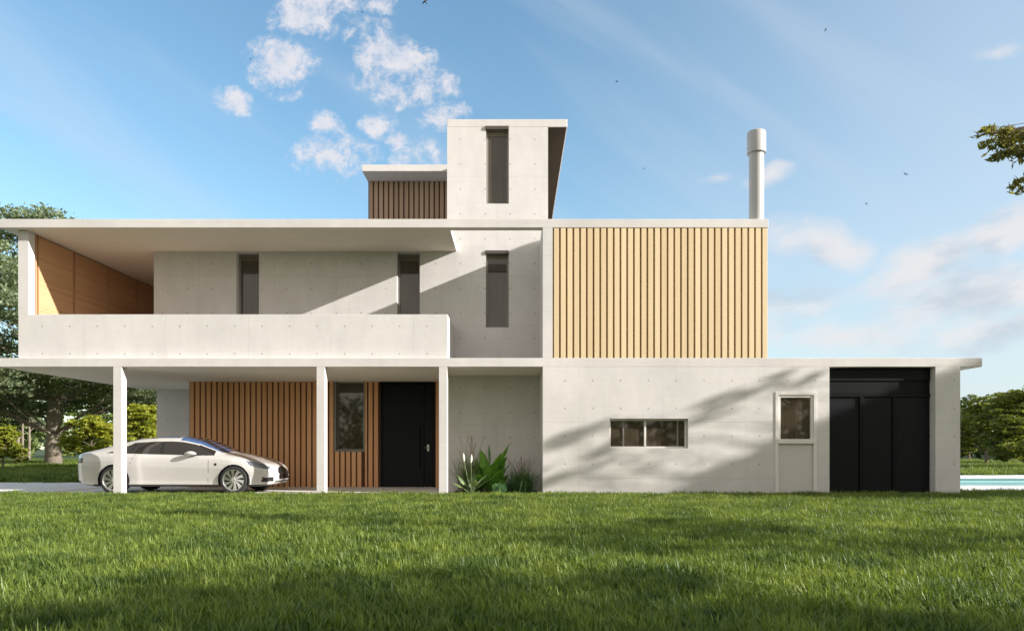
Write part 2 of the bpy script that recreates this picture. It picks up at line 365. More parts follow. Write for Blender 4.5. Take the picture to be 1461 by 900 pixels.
def window(x0, x1, z0, z1, yf, fw=.04, mat=M_grayf, label=None, mull=(), blind=0, dep=.06, hmull=(), lining=None):
    """frame front at yf; pane a child"""
    mb = MB()
    mb.box(x0, x0+fw, yf, yf+dep, z0, z1); mb.box(x1-fw, x1, yf, yf+dep, z0, z1)
    mb.box(x0+fw, x1-fw, yf, yf+dep, z0, z0+fw); mb.box(x0+fw, x1-fw, yf, yf+dep, z1-fw, z1)
    for mx in mull: mb.box(mx-fw*.55, mx+fw*.55, yf-.012, yf+dep-.004, z0+fw, z1-fw)
    o = mb.build('window', mat, H, bevel=.004)
    if label: o['label'] = label
    mb = MB(); mb.box(x0+fw-.005, x1-fw+.005, yf+.03, yf+.05, z0+fw-.005, z1-fw+.005); mb.build('pane', M_glass, o)
    if blind:
        mb = MB(); mb.box(x0+fw, x1-fw, yf+.012, yf+.026, z1-fw-blind, z1-fw); mb.build('blind', M_blind, o)
    return o
# ground floor timber wall with window and door
XD0, XD1 = XP(542.7, PW), XP(620, PW); WX0, WX1 = XP(476.8, PW), XP(520.8, PW); WZ0 = ZP(644, PW)
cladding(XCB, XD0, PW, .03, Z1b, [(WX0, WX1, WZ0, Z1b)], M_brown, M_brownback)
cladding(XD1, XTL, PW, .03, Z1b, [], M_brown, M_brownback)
mb = MB(); mb.box(WX0, WX0+.05, PW-.005, PW+.24, WZ0, Z1b); mb.box(WX1-.05, WX1, PW-.005, PW+.24, WZ0, Z1b); mb.box(WX0+.05, WX1-.05, PW-.005, PW+.24, WZ0, WZ0+.05); mb.build('window_lining', M_grayf, H)
window(WX0+.05, WX1-.05, WZ0+.05, Z1b, PW+.17, fw=.035, label='square mirror-like window set in the timber carport wall')
d = MB(); d.box(XD0, XD0+.05, PW-.01, PW+.2, .03, Z1b); d.box(XD1-.05, XD1, PW-.01, PW+.2, .03, Z1b); d.box(XD0+.05, XD1-.05, PW-.01, PW+.2, Z1b-.07, Z1b)
df = d.build('door', M_blackf, H, bevel=.004); df['label'] = 'black front door under the carport'
xs_ = XP(605, PW)
d = MB(); d.box(XD0+.055, xs_-.006, PW+.03, PW+.08, .04, Z1b-.075); d.box(xs_+.006, XD1-.055, PW+.03, PW+.08, .04, Z1b-.075); d.build('door_leaf', M_black, df, bevel=.004)
hx = XP(598.7, PW); d = MB(); d.tube([(hx, PW-.03, ZP(668, PW)), (hx, PW-.03, ZP(607, PW))], [.016, .016], 10)
for zz_ in (ZP(664, PW), ZP(611, PW)): d.tube([(hx, PW-.03, zz_), (hx, PW+.032, zz_)], [.01, .01], 8)
d.build('handle', M_blackf, df, smooth=False)
hx = XP(610.7, PW); d = MB(); d.box(hx-.03, hx+.03, PW+.02, PW+.03, ZP(643, PW), ZP(634, PW)); d.tube([(hx, PW+.03, ZP(638.7, PW)), (hx, PW-.03, ZP(638.7, PW)), (hx-.09, PW-.035, ZP(638.7, PW))], [.011, .011, .01], 8); d.build('lever', M_steel, df)
# balcony
YPA = 17.2; XPL = XP(25.9, YPA); ZPA = ZP(448.4, YPA); XPR = XP(638.7, YPA)
mb = MB(); mb.prism([(XPL, YPA), (XPR, YPA), (XPR, P1), (XPR-.2, P1), (XPR-.2, YPA+.22), (XPL, YPA+.22)], Z1t, ZPA); mb.build('parapet', M_con, H, bevel=.008)
xin = XP(40.3, YPA)
mb = MB(); mb.box(XPL, xin, YPA+.001, YPA+.24, ZPA, Z2b); mb.build('pier', M_pln, H)
mb = MB(); mb.box(XPL, xin-.09, YPA+.245, PB+.02, Z1t, Z2b); mb.build('wall', M_con, H)
# wooden shutters along the balcony's left wall (face +X)
seams = [YPA+.24, 17.55, 19.02, 20.6, 22.15, PB]
for a, b_ in zip(seams[:-1], seams[1:]):
    mb = MB(); fr = .035; xo = xin-.085
    mb.box(xo, xin-.012, a+.05, a+fr+.03, Z1t, Z2b-.003); mb.box(xo, xin-.012, b_-fr-.03, b_-.05, Z1t, Z2b-.003) if b_-a > .5 else None
    y0_, y1_ = a+fr+.03, (b_-fr-.03 if b_-a > .5 else b_-.012)
    z = Z1t+.02
    while z+.085 < Z2b:
        mb.add([(xo, y0_, z), (xo, y1_, z), (xin-.02, y1_, z), (xin-.02, y0_, z), (xo, y0_, z+.08), (xo, y1_, z+.08), (xin-.0235, y1_, z+.08), (xin-.0235, y0_, z+.08)],
               [(0,3,2,1),(4,5,6,7),(0,1,5,4),(1,2,6,5),(2,3,7,6),(3,0,4,7)]); z += .083
    mb.build('shutter', M_shut, H)
mb = MB(); mb.box(xin-.0885, xin-.0855, YPA+.246, PB-.21, Z1t, Z2b-.001); mb.build('shutter_backing', M_shutgap, H)
mb = MB(); mb.box(xin, XRM, PB-.2, PB, Z1t, Z2b); mb.build('wall', M_con, H)
# first floor wall P1 with slot windows
ops = []; slots = []
for (a, b_, y0_, y1_) in ((337.3, 369.5, 490, 360), (566.3, 599, 490, 360), (693.3, 725.8, 467, 357.7)):
    ops.append((XP(a, P1), XP(b_, P1), ZP(y0_, P1), ZP(y1_, P1)))
mb = MB(); wall_openings(mb, XRM, XTL, P1, P1+.3, Z1t, Z2b, ops[:1]+[(ops[1][0], XTL, ops[1][2], ops[1][3])] if ops[1][1] > XTL else ops[:2])
wall_openings(mb, XTL, XW, P1, P1+.3, Z1t, Z2t, [o for o in [ops[2]]])
mb.box(XRM, XRM+.2, P1+.3, YB, Z1t, Z2b); mb.build('wall', M_con, H)
for i, o in enumerate(ops):
    window(o[0], o[1], o[2], o[3], P1+.2 if i < 2 else P1+.12, fw=.055, blind=.12, label=('slot window at the left of the balcony wall', 'slot window at the balcony end, half crossed by shade', 'lower slot window in the tower')[i])
to = (XP(693.3, P1), XP(725.9, P1), ZP(290.7, P1), ZP(180.5, P1))
mb = MB(); wall_openings(mb, XTL, XTR, P1, P1+.3, Z2t, Z3b, [to])
mb.box(XTL, XTL+.2, P1+.3, YB, Z2t, Z3b); mb.box(XTR-.2, XTR, P1+.3, YB, Z2t, Z3b); mb.build('wall', M_con, H)
window(to[0], to[1], to[2], to[3], P1+.12, fw=.055, blind=.16, label='upper slot window near the tower top')
for o in (ops[2], to):
    mb = MB(); mb.box(o[0]-.02, o[1], P1-.035, P1-.002, o[3]-.085, o[3]+.0); mb.build('window_head', M_head, H)
mb = MB(); mb.box(XTL, XP(809.6, P1), P1-.003, YB, Z3b, Z3t); mb.build('tower_roof', M_pln, H, bevel=.008)
mb = MB(); mb.box(XTR+.01, XP(809.6, P1)-.03, P1+.03, YB-.1, Z3b-.02, Z3b-.003); mb.build('soffit', simple('shade_dark_soffit', (.045, .036, .027), 1.0, spec=0, var=.1), H)  # dark sheet added under the overhang, with deep shade put into its colour
mb = MB(); mb.box(XTL, XTL+.2, P1+.3, YB, Z1t, Z2t); mb.box(XTL+.2, XW, YB-.2, YB, Z1t, Z3b); mb.build('wall', M_con, H)
# penthouse
YPR = 22.08; YPW = 22.88; XPE = XP(516.5, YPR)
mb = MB(); mb.box(XPE, XTL, YPR, YB, Z3b, Z3t); mb.build('penthouse_roof', M_pln, H, bevel=.008)
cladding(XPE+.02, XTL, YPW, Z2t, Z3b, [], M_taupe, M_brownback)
mb = MB(); mb.box(XPE+.02, XPE+.15, YPW+.125, YB, Z2t, Z3b); mb.build('wall', M_con, H)
# right block
XS0 = XP(788.5, P0)
mb = MB(); mb.box(XW, XS0, P0+.001, P0+.22, Z1t, Z2b); mb.box(XW, XW+.2, P0+.22, P1+.3, Z1t, Z2b); mb.build('wall', M_con, H)
cladding(XS0+.003, XBR-.02, P0+.012, Z1t, Z2b, [], M_slat, M_slatback, start=.03, PITCH=(XBR-.02-XS0-.003-.03-SL)/31-1e-5)
mb = MB(); mb.box(XBR-.14, XBR-.02, P0+.14, YB, Z1t, Z2b); mb.build('wall', M_con, H)
# ground floor front wall on the right
KW = (XP(869.9, P0), XP(981.8, P0), ZP(639.2, P0), ZP(597, P0)); SD = (XP(1106, P0), XP(1165, P0), -.05, ZP(559, P0)); BD = (XP(1183.5, P0), XP(1334.7, P0), -.05, Z1b)
mb = MB(); wall_openings(mb, XW, XR, P0, P0+TH, -.05, Z1b, [KW, SD, BD]); mb.box(XW, XW+.2, P0+TH, P1, -.05, Z1b); mb.box(XR-.2, XR, P0+TH, YB, -.05, Z1b); mb.box(XW+.2, XR-.2, YB-.2, YB, -.05, Z1b)
mb.build('wall', M_con, H)
xm = XP(922, P0)
window(KW[0], KW[1]-.0, KW[2], KW[3], P0+.16, fw=.045, mat=M_white, mull=(xm,), label='wide low window with a white centre post')
for px_ in (891, 969):
    mb = MB(); mb.box(XP(px_, P0)-.02, XP(px_, P0)+.02, P0+.17, P0+.2, KW[2]+.045, KW[3]-.045); mb.build('sash_stile', M_grayf, H)
# side door
o = MB(); a, b_, zt = SD[0], SD[1], SD[3]; fw = .075; zm = ZP(629, P0)
o.box(a, a+fw, P0-.02, P0+.12, .0, zt); o.box(b_-fw, b_, P0-.02, P0+.12, 0, zt); o.box(a+fw, b_-fw, P0-.02, P0+.12, zt-fw, zt)
sdr = o.build('door', M_white, H, bevel=.005); sdr['label'] = 'white side door with a square upper window'
o = MB(); o.box(a+fw+.004, b_-fw-.004, P0+.03, P0+.08, .02, zm-.06); o.build('door_leaf', M_pan, sdr, bevel=.004)
o = MB(); z0_, z1_ = zm-.06, zt-fw-.004; x0_, x1_ = a+fw+.004, b_-fw-.004; f2 = .055
o.box(x0_-.02, x1_+.02, P0-.035, P0+.1, z0_, z0_+.11); o.box(x0_, x1_, P0+.005, P0+.1, z1_-f2, z1_); o.box(x0_, x0_+f2, P0+.005, P0+.1, z0_+.11, z1_-f2); o.box(x1_-f2, x1_, P0+.005, P0+.1, z0_+.11, z1_-f2)
o.build('sash', M_white, sdr, bevel=.004)
o = MB(); o.box(x0_+f2-.005, x1_-f2+.005, P0+.06, P0+.08, z0_+.1, z1_-f2+.005); o.build('pane', M_glass, sdr)
# black doors
yb = P0+TH
o = MB(); bx0, bx1 = BD[0], BD[1]; zt1 = ZP(543, yb); zt2 = ZP(562, yb)
o.box(bx0, bx1, yb-.03, yb+.05, zt1, Z1b); o.box(bx0, bx1, yb+.0, yb+.05, zt2, zt1-.0); o.box(bx0, bx1, yb-.035, yb+.05, zt2-.07, zt2-.002)
cuts = [XP(p, yb) for p in (1228.5, 1275.5)]
for cx in cuts: o.box(cx-.045, cx+.045, yb-.035, yb+.05, .0, zt2-.072)
bdr = o.build('door', M_blackf, H, bevel=.004); bdr['label'] = 'wide black panelled doors at the right end'
ed = [bx0]+sum([[c_-.045, c_+.045] for c_ in cuts], [])+[bx1]
for i in range(3):
    o = MB(); o.box(ed[2*i]+.004, ed[2*i+1]-.004, yb+.0, yb+.045, .02, zt2-.075); o.build('door_leaf', M_black, bdr, bevel=.004)
# chimney
cx, cy = XP(1079.2, 17.25), 17.25; r = .176
ch = MB(); ch.lathe([(r, Z2t-.002), (r, ZP(215, cy))], 32, center=(cx, cy, 0)); chm = ch.build('chimney', M_chim, H, smooth=True)
zc0, zc1 = ZP(219, cy), ZP(188, cy); rc = .222
ch = MB(); ch.lathe([(r, zc0-.01), (rc, zc0-.005), (rc, zc1-.06), (rc*.95, zc1-.02), (rc*.8, zc1), (.001, zc1+.004)], 32, center=(cx, cy, 0)); c2 = ch.build('chimney_cap', M_chim, chm, smooth=True)
md = c2.modifiers.new('es', 'EDGE_SPLIT')
# ------------------------------------------------------------------ car
def smoothf(pts, sig=.03):
    xs = np.linspace(-2.6, 2.6, 1041); px, py = zip(*pts); y = np.interp(xs, px, py)
    k = np.exp(-.5*(np.arange(-60, 61)*.005/sig)**2); k /= k.sum(); yy = np.convolve(np.pad(y, 60, 'edge'), k, 'valid')
    return lambda x: np.interp(x, xs, yy)
def build_car(loc):
    global PARENT_KEEP
    PARENT_KEEP = False
    car = empty('parked_car', loc, 'white four-door sedan parked in the carport behind the left column', 'car')
    M_paint = simple('white_car_paint', (.50, .485, .47), .28, spec=.5, coat=1, var=.01)
    M_seam = simple('dark_panel_gap', (.24, .22, .2), .6)
    M_cg = simple('tinted_car_glass', (.026, .022, .020), .03, spec=.55)
    M_ws = simple('painted_sky_windscreen', (.05, .11, .25), .05, spec=.8, coat=1)  # sky reflection painted into the glass as a blue base colour
    M_blk = simple('black_car_trim', (.012, .012, .013), .3)
    M_tyre = simple('tyre_rubber', (.018, .018, .019), .75, var=.2); M_rim = simple('silver_alloy', (.62, .61, .60), .28, metal=.9)
    M_dark = simple('wheel_well', (.01, .01, .01), .9); M_hl = simple('headlight_lens', (.10, .11, .14), .08, spec=.8, coat=1); M_tl = simple('tail_light_lens', (.012, .004, .005), .2)
    zt = smoothf([(-2.5,.60),(-2.47,.86),(-2.43,.99),(-2.36,1.04),(-2.1,1.09),(-1.8,1.165),(-1.4,1.28),(-.9,1.39),(-.4,1.44),(0,1.445),(.25,1.425),(.6,1.33),(.9,1.195),(1.15,1.075),(1.3,1.02),(1.6,.965),(1.9,.89),(2.15,.805),(2.3,.76),(2.42,.69),(2.47,.60),(2.5,.50)])
    zb_ = smoothf([(-2.5,.5),(-2.46,.34),(-2.3,.24),(-1.9,.185),(1.9,.185),(2.3,.2),(2.44,.26),(2.5,.38)])
    hw = smoothf([(-2.5,.5),(-2.46,.66),(-2.4,.76),(-2.25,.87),(-2.0,.935),(-1.4,.98),(-.9,.965),(0,.955),(1.0,.96),(1.5,.98),(1.8,.955),(2.0,.91),(2.15,.86),(2.3,.76),(2.4,.64),(2.46,.5),(2.5,.34)])
    bl = smoothf([(-2.5,.58),(-2.44,.90),(-2.36,.97),(-2.2,.99),(-1.5,1.0),(-.5,.965),(.9,.93),(1.3,.905),(1.7,.86),(2.0,.79),(2.2,.70),(2.35,.62),(2.45,.54),(2.5,.44)])
    cab = smoothf([(-2.3,0),(-1.9,.35),(-1.2,1),(.6,1),(1.1,.5),(1.35,0)], .05)
    cabsec = [(1,0),(.975,.12),(.90,.5),(.815,.78),(.76,.88),(.66,.945),(.45,.982),(.2,.997),(0,1)]
    hoodsec = [(1,0),(.985,.22),(.93,.48),(.83,.68),(.68,.84),(.5,.93),(.3,.975),(.15,.995),(0,1)]
    lowsec = [(0,0),(.5,0),(.86,0),(.94,.04),(.955,.10),(.95,.17),(.962,.26),(.985,.45),(1,.62),(.995,.8),(.98,.92),(.94,1)]
    def dens(sec, n):
        a = np.array(sec); s = np.r_[0, np.cumsum(np.hypot(*np.diff(a, axis=0).T))]; q = np.linspace(0, s[-1], n)
        return np.c_[np.interp(q, s, a[:, 0]), np.interp(q, s, a[:, 1])]
    LO = dens(lowsec, 46); nU = 44
    sU = np.linspace(0, 1, nU)
    def up(sec):
        a = np.array(sec); s = np.linspace(0, 1, len(a)); return np.c_[np.interp(sU, s, a[:, 0]), np.interp(sU, s, a[:, 1])]
    def sm(a):
        for _ in range(3): a[1:-1] = (a[:-2]+2*a[1:-1]+a[2:])/4
        return a
    CA, HO = sm(up(cabsec)), sm(up(hoodsec))
    xs = np.unique(np.round(np.r_[np.linspace(-2.5, 2.5, 230), -2.5+.0+np.linspace(0, .2, 24), 2.5-np.linspace(0, .2, 24)], 4)); nx = len(xs)
    rows = []; HF = []
    for x in xs:
        w_, b0, b1, t_ = hw(x), zb_(x), bl(x), zt(x); b1 = min(b1, t_-.004); c = cab(x)
        lo = np.c_[LO[:, 0]*w_, b0+LO[:, 1]*(b1-b0)]; U = CA*c+HO*(1-c); upv = np.c_[U[:, 0]*w_*.94, b1+U[:, 1]*(t_-b1)]
        rows.append(np.vstack([lo, upv[1:]])); HF.append(np.r_[LO[:, 1]*0, U[1:, 1]])
    R = np.array(rows); HF = np.array(HF); nj = R.shape[1]
    V = np.zeros((nx, nj, 3)); V[:, :, 0] = xs[:, None]; V[:, :, 1] = -R[:, :, 0]; V[:, :, 2] = R[:, :, 1]
    V[:, :, 0] -= np.clip((abs(V[:, :, 1])-.3), 0, 1)**2*.10*(xs[:, None] > 2.2)*((xs[:, None]-2.2)/.3)
    AX = (1.56, -1.40); RA = .385; CZ = .352
    for ax in AX:   # snap to arch circle
        dx = V[:, :, 0]-ax; dz = V[:, :, 2]-CZ; rr = np.hypot(dx, dz); msk = (abs(rr-RA) < .014) & (abs(V[:, :, 1]) > .5)
        V[:, :, 0] = np.where(msk, ax+dx*RA/np.maximum(rr, 1e-4), V[:, :, 0]); V[:, :, 2] = np.where(msk, CZ+dz*RA/np.maximum(rr, 1e-4), V[:, :, 2])
    def inpoly(x, z, P):
        c = False; n = len(P)
        for i in range(n):
            (x1, z1), (x2, z2) = P[i], P[(i+1) % n]
            if (z1 > z) != (z2 > z) and x < (x2-x1)*(z-z1)/(z2-z1)+x1: c = not c
        return c
    HL = [(1.84,.825),(2.04,.80),(2.24,.73),(2.36,.655),(2.34,.615),(2.14,.635),(1.97,.70)]
    cats = {}
    nlo = len(LO)
    for i in range(nx-1):
        for j in range(nj-1):
            ctr = (V[i, j]+V[i+1, j]+V[i, j+1]+V[i+1, j+1])/4; x, y, z = ctr; y = abs(y); hf = (HF[i, j]+HF[i, j+1])/2
            k = 'body'
            if y > .45 and min(math.hypot(x-a, z-CZ) for a in AX) < RA-.002: continue
            upz = j >= nlo-1
            if upz:
                top = .70 if x > -.95 else .70-(-.95-x)/.62*.62
                if .08 < hf < top and -1.55 < x < 1.02 and z > .97:
                    k = 'side_window'
                    if -.30 < x < -.20 or abs(x+1.02+(z-1)*-.45) < .022: k = 'trim'
                elif .045 < hf < top+.035 and -1.62 < x < 1.06 and z > .955: k = 'trim'
                elif hf > .80 and .16 < x < 1.22: k = 'windscreen'
                elif hf > .90 and -.62 < x < .10: k = 'sunroof'
                elif hf > .93 and -1.95 < x < -.72: k = 'rear_window'
            if k == 'body':
                if y > .35 and inpoly(x, z, HL): k = 'headlight'
                elif y < .38*math.sqrt(max(0, 1-((z-.53)/.145)**2)) and .38 < z < .67 and x > 2.36: k = 'grille'
                elif y < .5 and .27 < z < .315 and x > 2.3: k = 'grille'
                elif .56 < y < .80 and .30 < z < .41 and x > 2.14: k = 'grille'
                elif x < -2.19 and .76 < z < .90 and y > .42: k = 'tail_light'
                elif z < .235 or (x < -2.3 and z < .33): k = 'trim'
                elif 1.02 < x < 1.14 and abs(z-.74) < .02*(x-1.0)/.1: k = 'trim'
                elif -1.05 < x < -.93 and .845 < z < .865 and y > .6: k = 'trim'
                elif z > .27 and y > .5 and (abs(x-.93-(z-.5)*.05) < .008 or abs(x+.21) < .008 or (abs(x+1.12-(z-.5)*.5) < .008 and z > .75)) and not upz: k = 'seam'
            cats.setdefault(k, []).append((i, j))
    mats = {'body': M_paint, 'seam': M_seam, 'side_window': M_cg, 'trim': M_blk, 'windscreen': M_ws, 'sunroof': M_ws, 'rear_window': M_cg, 'headlight': M_hl, 'grille': M_blk, 'tail_light': M_tl}
    body_cells = cats.pop('body')+[]
    seam_cells = cats.pop('seam', [])
    def meshof(name, cells, mat, seam=(), sides=(-1, 1), parent=car):
        idx = {}; vs = []; fs = []; mi = []
        def vid(i, j, s):
            if (s > 0 and (j == nj-1 or j == 0)): s = -1
            q = (i, j, s)
            if q not in idx: idx[q] = len(vs); p = V[i, j]; vs.append((p[0], p[1] if s < 0 else -p[1], p[2]))
            return idx[q]
        for s in sides:
            for m_, lst in ((0, cells), (1, seam)):
                for (i, j) in lst:
                    f = (vid(i, j, s), vid(i+1, j, s), vid(i+1, j+1, s), vid(i, j+1, s)); f = f if s < 0 else f[::-1]
                    if len(set(f)) < 3: continue
                    fs.append(f); mi.append(m_)
        if name == 'body':
            for i in (0, nx-1):
                ring = [vid(i, j, -1) for j in range(nj)]+[vid(i, j, 1) for j in range(nj-2, 0, -1)]; fs.append(tuple(ring)); mi.append(2 if i else 0)
        me = bpy.data.meshes.new(name); me.from_pydata(vs, [], fs); o = link(name, me, parent, mat)
        me.polygons.foreach_set('material_index', mi); me.polygons.foreach_set('use_smooth', [True]*len(fs)); me.validate(); return o
    meshof('body', body_cells, [M_paint, M_seam, M_blk], seam_cells)
    for k, cells in cats.items():
        if k in ('headlight', 'side_window', 'tail_light'):
            for s in (-1, 1): meshof(k, cells, [mats[k]], sides=(s,))
        else: meshof(k, cells, [mats[k]])
    # inner wells
    mb = MB()
    for ax in AX:
        for s in (-1, 1):
            n0 = len(mb.v)
            for yy in (.96, .5):
                for k in range(25):
                    t_ = -.35+(math.pi+.7)*k/24; mb.v.append((ax+(RA-.002)*math.cos(t_), s*yy, max(.19, CZ+(RA-.002)*math.sin(t_))))
            for k in range(24): mb.f.append((n0+k, n0+k+1, n0+26+k, n0+25+k)); mb.mi.append(0)
            mb.f.append(tuple(range(n0+25, n0+50))); mb.mi.append(0)
    mb.box(-2.0, 2.0, -.5, .5, .2, .5); mb.build('wheel_well', M_dark, car)
    # wheels
    for ax in AX:
        for s in (-1, 1):
            yo = s*.955; mb = MB(); P = [(.262, -.0), (.275, .008), (.31, .006), (.338, -.006), (.350, -.03), (.352, -.08), (.352, -.18), (.345, -.215), (.32, -.235), (.262, -.23)]
            mb.lathe([(r_, -h*s*-1) for r_, h in P], 48, axis='Y', center=(ax, yo, CZ)); tw = mb.build('wheel', M_tyre, car, smooth=True)
            mb = MB(); Q = [(.266, 0), (.262, -.006), (.248, -.012), (.243, -.03), (.243, -.12)]
            mb.lathe([(r_, h*s) for r_, h in Q], 48, axis='Y', center=(ax, yo, CZ))
            for k in range(10):
                t0 = 2*math.pi*k/10; pts = []
                for q in range(7):
                    f = q/6; rad = .035+f*.212; tt = t0+f*.22*s; wd = .018+.030*f**1.5; dpt = (-.028+.018*f)
                    for sg in (-1, 1):
                        ta = tt+sg*wd/rad if rad > .06 else tt+sg*.3
                        pts.append((ax+rad*math.cos(ta), yo+s*(dpt-(.012 if sg > 0 else 0)), CZ+rad*math.sin(ta)))
                n = len(pts); back = [(p[0], p[1]-s*.03, p[2]) for p in pts]
                fs = [(2*q, 2*q+1, 2*q+3, 2*q+2) for q in range(6)]+[(2*q+n, 2*q, 2*q+2, 2*q+2+n) for q in range(6)]+[(2*q+1, 2*q+1+n, 2*q+3+n, 2*q+3) for q in range(6)]
                mb.add(pts+back, fs)
            mb.lathe([(.001, -.012*s), (.03, -.014*s), (.05, -.026*s), (.052, -.05*s)], 20, axis='Y', center=(ax, yo, CZ)); mb.build('rim', M_rim, tw, smooth=False)
            mb = MB(); mb.lathe([(.001, -.075*s), (.242, -.078*s)], 32, axis='Y', center=(ax, yo, CZ)); mb.build('brake_disc', M_dark, tw)
    # mirrors
    for s in (-1, 1):
        bm = bmesh.new(); bmesh.ops.create_icosphere(bm, subdivisions=3, radius=1)
        for v_ in bm.verts:
            p = v_.co; v_.co = Vector((.53+p.x*.15*(1-.25*max(0, p.z)), s*(1.02+p.y*.085), 1.005+p.z*.062*(1 if p.z > 0 else .8)))
        me = bpy.data.meshes.new('mirror'); bm.to_mesh(me); bm.free(); me.polygons.foreach_set('use_smooth', [True]*len(me.polygons)); mo = link('mirror', me, car, [M_paint])
        mb = MB(); mb.box(.50, .62, min(s*.88, s*.99), max(s*.88, s*.99), .955, .975); mb.build('mirror_stalk', M_blk, mo)
    PARENT_KEEP = True
    return car
build_car((-8.51, 18.43, .03))
# ------------------------------------------------------------------ vegetation
def unit(n):
    v = rng.normal(size=(n, 3)); return v/np.linalg.norm(v, axis=1)[:, None]
def leaves(centers, size, flat=.0, aspect=.5, droop=0):
    """diamond-like leaves; returns (4n,3)"""
    n = len(centers); d = unit(n); d[:, 2] = d[:, 2]*(1-flat)-droop; d /= np.linalg.norm(d, axis=1)[:, None]
    nrm = unit(n); nrm[:, 2] += flat*2.5; s = np.cross(d, nrm); s /= np.maximum(np.linalg.norm(s, axis=1)[:, None], 1e-4)
    L_ = (size*rng.uniform(.6, 1.3, n))[:, None]; W = L_*aspect
    k = np.cross(s, d)
    return np.stack([centers-d*L_*.5, centers+s*W*.5+k*L_*.06, centers+d*L_*.5, centers-s*W*.5+k*L_*.06], 1).reshape(-1, 3)
def curve(a, b, sag=.0, n=6, wob=.08):
    a, b = np.array(a, float), np.array(b, float); L_ = np.linalg.norm(b-a); o = rng.normal(size=3)*wob*L_
    return [tuple(a+(b-a)*t+o*math.sin(math.pi*t)*.5+np.array([0, 0, sag*L_*math.sin(math.pi*t)])) for t in np.linspace(0, 1, n)]
def tree(name, loc, h, trunk_r, clumps, leaf, n, mat, bark, label, cat='tree', group=None, flat=.3, aspect=.5, th=.75, lean=(0, 0), boost=0, twigs=3, droop=0, shell=.35, layered=0, limb=.42):
    """clumps: list of (x,y,z,rx,ry,rz) in local metres"""
    root = empty(name, loc, label, cat, group); L0 = np.array(loc)
    tp = L0+np.array([lean[0], lean[1], h*th]); mb = MB()
    tpts = curve(L0+np.array([0, 0, -.1]), tp, 0, 8, .03); rr = [trunk_r*(1.25 if i == 0 else 1)*(1-.75*(i/7)) for i in range(8)]
    mb.tube(tpts, rr, 10)
    cs = []
    for (x, y, z, rx, ry, rz) in clumps:
        c_ = L0+np.array([x, y, z]); f = np.clip(z*.80/(h*th), .2, .95); base = np.array(tpts[int(f*7)])
        r0 = trunk_r*(1-.75*f)*limb
        mb.tube(curve(base, c_, .04, 7, .12), [r0*(1-.8*q/6) for q in range(7)], 6, cap=False)
        for _ in range(twigs):
            e_ = c_+unit(1)[0]*np.array([rx, ry, rz])*.8; mb.tube(curve(base+(c_-base)*rng.uniform(.4, .9), e_, .02, 4, .1), [r0*.35*(1-.8*q/3) for q in range(4)], 4, cap=False)
        cs.append((c_, rx, ry, rz))
    mb.build('trunk', bark, root, smooth=True)
    vol = np.array([c_[1]*c_[2]*c_[3] for c_ in cs])**.75; vol[:boost] *= 3.5; vol /= vol.sum(); P = []
    for (c_, rx, ry, rz), f in zip(cs, vol):
        k = max(6, int(n*f/28)); u_ = unit(k)*(rng.uniform(shell, 1, k)**.5)[:, None]; sub = c_+u_*np.array([rx, ry, rz])
        m_ = int(n*f/k)+1; sr = np.array([rx, ry, rz])*.30; g_ = rng.normal(size=(k, m_, 3))*sr*.55*np.array([1, 1, .35 if layered else .8])
        P.append((sub[:, None]+g_).reshape(-1, 3))
    P = np.vstack(P); P = P[P[:, 2] > loc[2]+.15]
    npmesh('crown', leaves(P, leaf, flat, aspect, droop), 4, mat, root)
    return root
M_ced = leafmat('grey_green_leaves', (.07, .105, .05), (.32, .37, .23), trans=.35, nscale=.8)
M_yel = leafmat('yellow_green_leaves', (.10, .15, .015), (.44, .43, .05), trans=.4, nscale=.9)
M_dk = leafmat('deep_green_leaves', (.025, .05, .012), (.12, .16, .03), trans=.3, nscale=.6)
M_olive = leafmat('olive_leaves', (.08, .09, .025), (.32, .29, .10), trans=.35, nscale=2)
M_rt = leafmat('olive_green_leaves', (.045, .075, .012), (.25, .27, .045), trans=.35, nscale=1.1)
M_mid = leafmat('mid_green_leaves', (.04, .075, .015), (.20, .26, .05), trans=.3, nscale=.5)
# big tree at left
Y = 43; X = XP(76, Y); cl = []
for z, R_, n_ in ((4.4, 8.2, 11), (6.0, 8.8, 13), (7.8, 7.8, 12), (9.4, 6.8, 10), (10.8, 5.4, 9), (12.4, 3.8, 5), (14.0, 1.8, 3)):
    for k in range(n_):
        a = 2*math.pi*(k+random.random()*.6)/n_; q = R_*random.uniform(.45, 1); cl.append((q*math.cos(a), q*math.sin(a), z+random.uniform(-.7, .7), R_*.30, R_*.30, .75))
for q in ((-2.6, 0, 14.6, 2.3, 2.3, .8), (-.6, 0, 15.0, 2.0, 2.0, .7), (-4.5, -1, 13.6, 2.2, 2.2, .9), (-3.5, -3, 11.8, 2.6, 2.6, .9), (-5.5, -4, 9.6, 2.8, 2.4, 1.0), (-4.0, -5, 7.4, 2.8, 2.4, 1.0)): cl.append(q)
tree('broad_tree', (X, Y, 0), 15.6, .42, cl, .24, 120000, M_ced, M_barkpale, 'tall spreading grey-green tree with pale trunk seen left of the carport', flat=.35, th=.93, layered=1, twigs=6, limb=.24)
